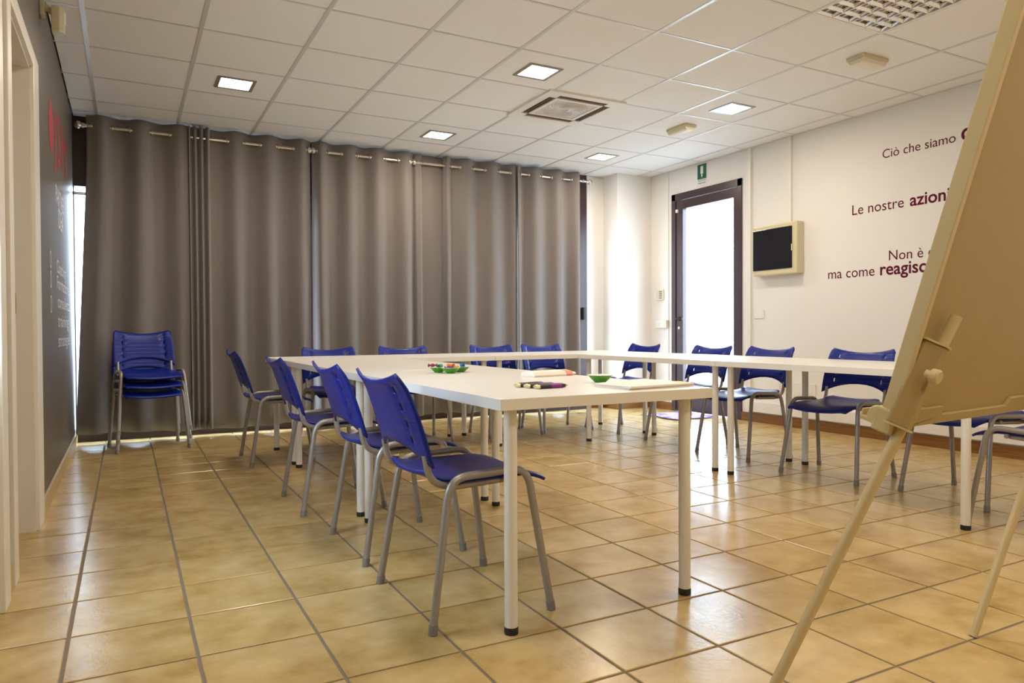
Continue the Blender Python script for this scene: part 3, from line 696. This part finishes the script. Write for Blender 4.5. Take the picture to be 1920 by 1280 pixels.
# ------------------------------------------------------------------ wall fittings
pir = empty('motion_sensor', (XL, 4.42, 2.52), label='cream motion sensor on a bracket high on the taupe wall', cat='sensor')
MB().b2(0, 0.02, -0.03, 0.03, 0.0, 0.10).obj('bracket', M['cream'], pir, bevel=0.004)
MB().cyl((0.018, 0, 0.055), (0.06, 0.015, 0.03), 0.016).obj('swivel', M['cream'], pir, smooth=40)
MB().prism([(0.05, -0.04), (0.085, -0.04), (0.105, -0.022), (0.108, 0.0), (0.105, 0.022), (0.085, 0.04), (0.05, 0.04)], 'z', -0.075, 0.055).obj('body', M['cream'], pir, bevel=0.005)
MB().prism([(0.106, -0.02), (0.112, 0.0), (0.106, 0.02), (0.09, 0.0)], 'z', -0.03, 0.035).obj('lens', M['pvc'], pir)
ep = empty('electrical_panel', (XR, 4.767, 1.64), label='cream electrical panel box with smoked door on the white wall', cat='electrical panel')
MB().b2(-0.095, 0, -0.258, 0.258, -0.235, 0.235).obj('box', M['cream'], ep, bevel=0.012)
MB().b2(-0.103, -0.090, -0.205, 0.250, -0.185, 0.195).obj('door', M['smoked'], ep, bevel=0.004)
MB().b2(-0.104, -0.098, -0.214, -0.200, -0.03, 0.03).obj('latch', M['cream'], ep, bevel=0.002)
def trunk(name, label, *b_):
    o = MB(); [o.b2(*q) for q in b_]; o = o.obj(name, M['pvc'], bevel=0.002); tag(o, label, 'cable trunking', 'white cable trunking on the walls'); return o
trunk('cable_trunking', 'vertical white trunking just right of the glass door', (XR - 0.022, XR, 5.125, 5.165, 0.09, ZC - 0.004))
trunk('cable_trunking', 'vertical white trunking from the ceiling down to the electrical panel', (XR - 0.022, XR, 4.64, 4.68, 1.88, ZC - 0.004))
trunk('cable_trunking', 'thin vertical white trunking left of the glass door', (XR - 0.012, XR, 6.345, 6.365, 0.09, ZC - 0.004))
MB().b2(XR - 0.03, XR, YN + 0.05, 5.12, 0.10, 0.20).obj('low_trunking', M['pvc'], kind='structure', bevel=0.002)  # horizontal white cable trunking just above the skirting
def plate(label, y, z, wy, hz, m='pvc', group=None):
    t = empty('wall_plate', (XR, y, z), label=label, cat='wall plate', group=group)
    MB().b2(-0.008, 0, -wy / 2, wy / 2, -hz / 2, hz / 2).obj('cover', M[m], t, bevel=0.002)
    MB().b2(-0.0095, -0.006, -wy * 0.36, wy * 0.36, -hz * 0.34, hz * 0.34).obj('insert', M['pvc'], t, bevel=0.001)
plate('blank white wall plate right of the glass door', 5.03, 1.045, 0.12, 0.08)
plate('larger blank white plate low on the wall behind the right table', 4.50, 0.35, 0.24, 0.12)
plate('blank white plate low on the wall beside the trunking, nearer the door', 4.86, 0.36, 0.16, 0.11)
kp = empty('keypad', (XR, 6.485, 1.30), label='small ivory keypad on the wall left of the glass door', cat='keypad')
MB().b2(-0.022, 0, -0.055, 0.055, -0.06, 0.06).obj('body', M['ivory'], kp, bevel=0.004)
for i in range(3):
    for j in range(4): MB().b2(-0.025, -0.021, -0.043 + i * 0.019, -0.030 + i * 0.019, -0.045 + j * 0.024, -0.030 + j * 0.024).obj('key', M['grey_cap'], kp)
MB().b2(-0.024, -0.021, 0.022, 0.048, -0.045, 0.05).obj('display', M['grille'], kp)
sb = empty('switch_box', (XR, 6.45, 0.965), label='ivory surface switch box below the keypad', cat='switch')
MB().b2(-0.045, 0, -0.105, 0.0, -0.045, 0.045).obj('box', M['ivory'], sb, bevel=0.004)
MB().b2(-0.03, 0, 0.0, 0.10, -0.042, 0.042).obj('switch_plate', M['pvc'], sb, bevel=0.003)
MB().b2(-0.034, -0.028, 0.02, 0.07, -0.025, 0.025).obj('rocker', M['pvc'], sb, bevel=0.002)
# emergency exit sign
sg = empty('exit_sign', (XR - 0.002, 5.815, 2.55), label='green and white emergency sign above the glass door', cat='sign')
MB().b2(-0.003, 0, -0.072, 0.072, -0.115, 0.105).obj('plate', M['pvc'], sg)
MB().b2(-0.0042, -0.003, -0.066, 0.066, -0.055, 0.10).obj('green_field', M['green_sign'], sg)
MB().prism([(-0.02, 0.08), (0.02, 0.08), (0.02, 0.0), (0.006, 0.0), (0.006, -0.012), (0.014, -0.012), (0.0, -0.042), (-0.014, -0.012), (-0.006, -0.012), (-0.006, 0.0), (-0.02, 0.0)], 'x', -0.0052, -0.0042).obj('arrow_symbol', M['pvc'], sg)
for txt, z in (('USCITA DI', -0.078), ('EMERGENZA', -0.104)):
    o = fit_text(txt, M['black'], sg, (-0.0042, 0.058, z), (0, -1, 0), 0.116)
# floor mat by the door
dm = MB(); P = []
for i in range(13):
    row = []
    for j in range(9):
        u, v = i / 12, j / 8; x, y = 4.80 + 0.54 * u, 5.52 + 0.55 * v
        ed = min(u, 1 - u, v, 1 - v)
        row.append((x + 0.02 * math.sin(9 * v + 2), y + 0.025 * math.sin(7 * u), 0.006 + 0.010 * (0.5 + 0.5 * math.sin(14 * u + 5 * v)) * (1 if ed > 0 else 0.2)))
    P.append(row)
o = dm.grid(P).obj('door_mat', M['mat'], smooth=60); tag(o, 'purple mottled cloth mat on the floor by the glass door', 'mat')
o.modifiers.new('thickness', 'SOLIDIFY').thickness = 0.004

# ------------------------------------------------------------------ flip chart
fc = empty('flip_chart', (1.9, 1.25, 0), label='beige flip chart easel seen from behind, board leaning towards the camera', cat='flip chart')
e_ = Vector((0.994, 0.105, 0)).normalized(); g_ = Vector((0.105, -0.994, 0)).normalized(); th = math.radians(16.6)
u_ = Vector((0, 0, math.cos(th))) + g_ * math.sin(th); n_ = g_ * math.cos(th) - Vector((0, 0, math.sin(th)))     # n_ points out of the back
BL = Vector((1.617, 1.102, 0.66)); RB = Matrix((e_, u_, n_)).transposed()
def fpart(name, mb, m, bevel=0, smooth=None, world=False):
    if not world: mb.v = [tuple(RB @ Vector(v) + BL) for v in mb.v]
    mb.v = [tuple(Vector(v) - fc.location) for v in mb.v]
    return mb.obj(name, m, fc, bevel=bevel, smooth=smooth)
BW, BH = 0.98, 1.02
fpart('board', MB().b2(0.012, BW - 0.012, 0.015, BH, -0.020, -0.004), M['flip'])
fpart('edge_profile', MB().b2(-0.004, 0.014, 0.03, BH, -0.030, 0.006), M['flip_trim'], bevel=0.003)
fpart('edge_profile', MB().b2(BW - 0.014, BW + 0.004, 0.03, BH, -0.030, 0.006), M['flip_trim'], bevel=0.003)
fpart('edge_profile', MB().b2(0, BW, BH - 0.014, BH + 0.004, -0.030, 0.006), M['flip_trim'], bevel=0.003)
tray = MB().prism([(0.02, 0.0), (BW - 0.02, 0.0), (BW - 0.02, 0.045), (0.62, 0.045), (0.60, 0.022), (0.23, 0.022), (0.225, 0.045), (0.09, 0.045), (0.055, 0.0)], 'z', -0.004, 0.007)
fpart('lower_rail', tray, M['flip'], bevel=0.002)
fpart('pen_tray', MB().b2(0.012, BW - 0.012, -0.008, 0.004, -0.085, -0.004).b2(0.012, BW - 0.012, 0.0, 0.02, -0.085, -0.079), M['flip_trim'], bevel=0.003)
fpart('corner_cap', MB().b2(-0.012, 0.030, -0.014, 0.046, -0.040, 0.010), M['flip_trim'], bevel=0.005)
fpart('corner_roller', MB().lathe([(0.004, -0.010), (0.023, -0.009), (0.026, 0.0), (0.023, 0.009), (0.004, 0.010)], (-0.002, 0.020, -0.034), 24, Matrix.Rotation(math.pi / 2, 3, 'Y')), M['flip_trim'], smooth=40)
def leg(name, top, foot, r):
    l = fpart(name, MB().cyl(foot, top, r, 18), M['flip_trim'], smooth=40, world=True); return l
ltop, lfoot = Vector((1.728, 1.031, 0.935)), Vector((1.405, 1.270, 0.0))
leg('leg', ltop + n_ * 0.022, lfoot, 0.0135)
leg('leg', Vector((2.516, 1.12, 0.92)) + n_ * 0.02, Vector((2.176, 1.219, 0)), 0.0115)
leg('leg', Vector((2.45, 0.86, 1.66)), Vector((2.30, 0.18, 0)), 0.0125)
# clamp sleeve with knob on the left leg
ax = (ltop - lfoot).normalized(); sd = ax.cross(n_).normalized(); RC = Matrix((sd, ax, n_)).transposed()
def cpart(name, mb, m, at, bevel=0, smooth=None):
    mb.v = [tuple(RC @ Vector(v) + at - fc.location) for v in mb.v]; return mb.obj(name, m, fc, bevel=bevel, smooth=smooth)
at = lfoot + ax * ((ltop - lfoot).length - 0.185) - sd * 0.006
cpart('leg_sleeve', MB().prism([(-0.045, -0.004), (0.024, -0.004), (0.022, 0.024), (0.012, 0.036), (-0.012, 0.036), (-0.022, 0.022), (-0.045, 0.006)], 'y', -0.105, 0.105), M['flip'], at, bevel=0.003)
cpart('sleeve_flange', MB().prism([(-0.052, -0.004), (0.026, -0.004), (0.024, 0.030), (0.014, 0.040), (-0.014, 0.040), (-0.025, 0.024), (-0.052, 0.010)], 'y', 0.105, 0.110), M['flip_trim'], at)
cpart('sleeve_flange', MB().prism([(-0.052, -0.004), (0.026, -0.004), (0.024, 0.030), (0.014, 0.040), (-0.014, 0.040), (-0.025, 0.024), (-0.052, 0.010)], 'y', -0.110, -0.105), M['flip_trim'], at)
cpart('clamp_knob', MB().lathe([(0.010, 0.034), (0.010, 0.046), (0.017, 0.048), (0.018, 0.062), (0.015, 0.066)], (0.0, 0.0, 0), 20), M['flip_trim'], at - sd * 0.040 + ax * 0.030, smooth=40)
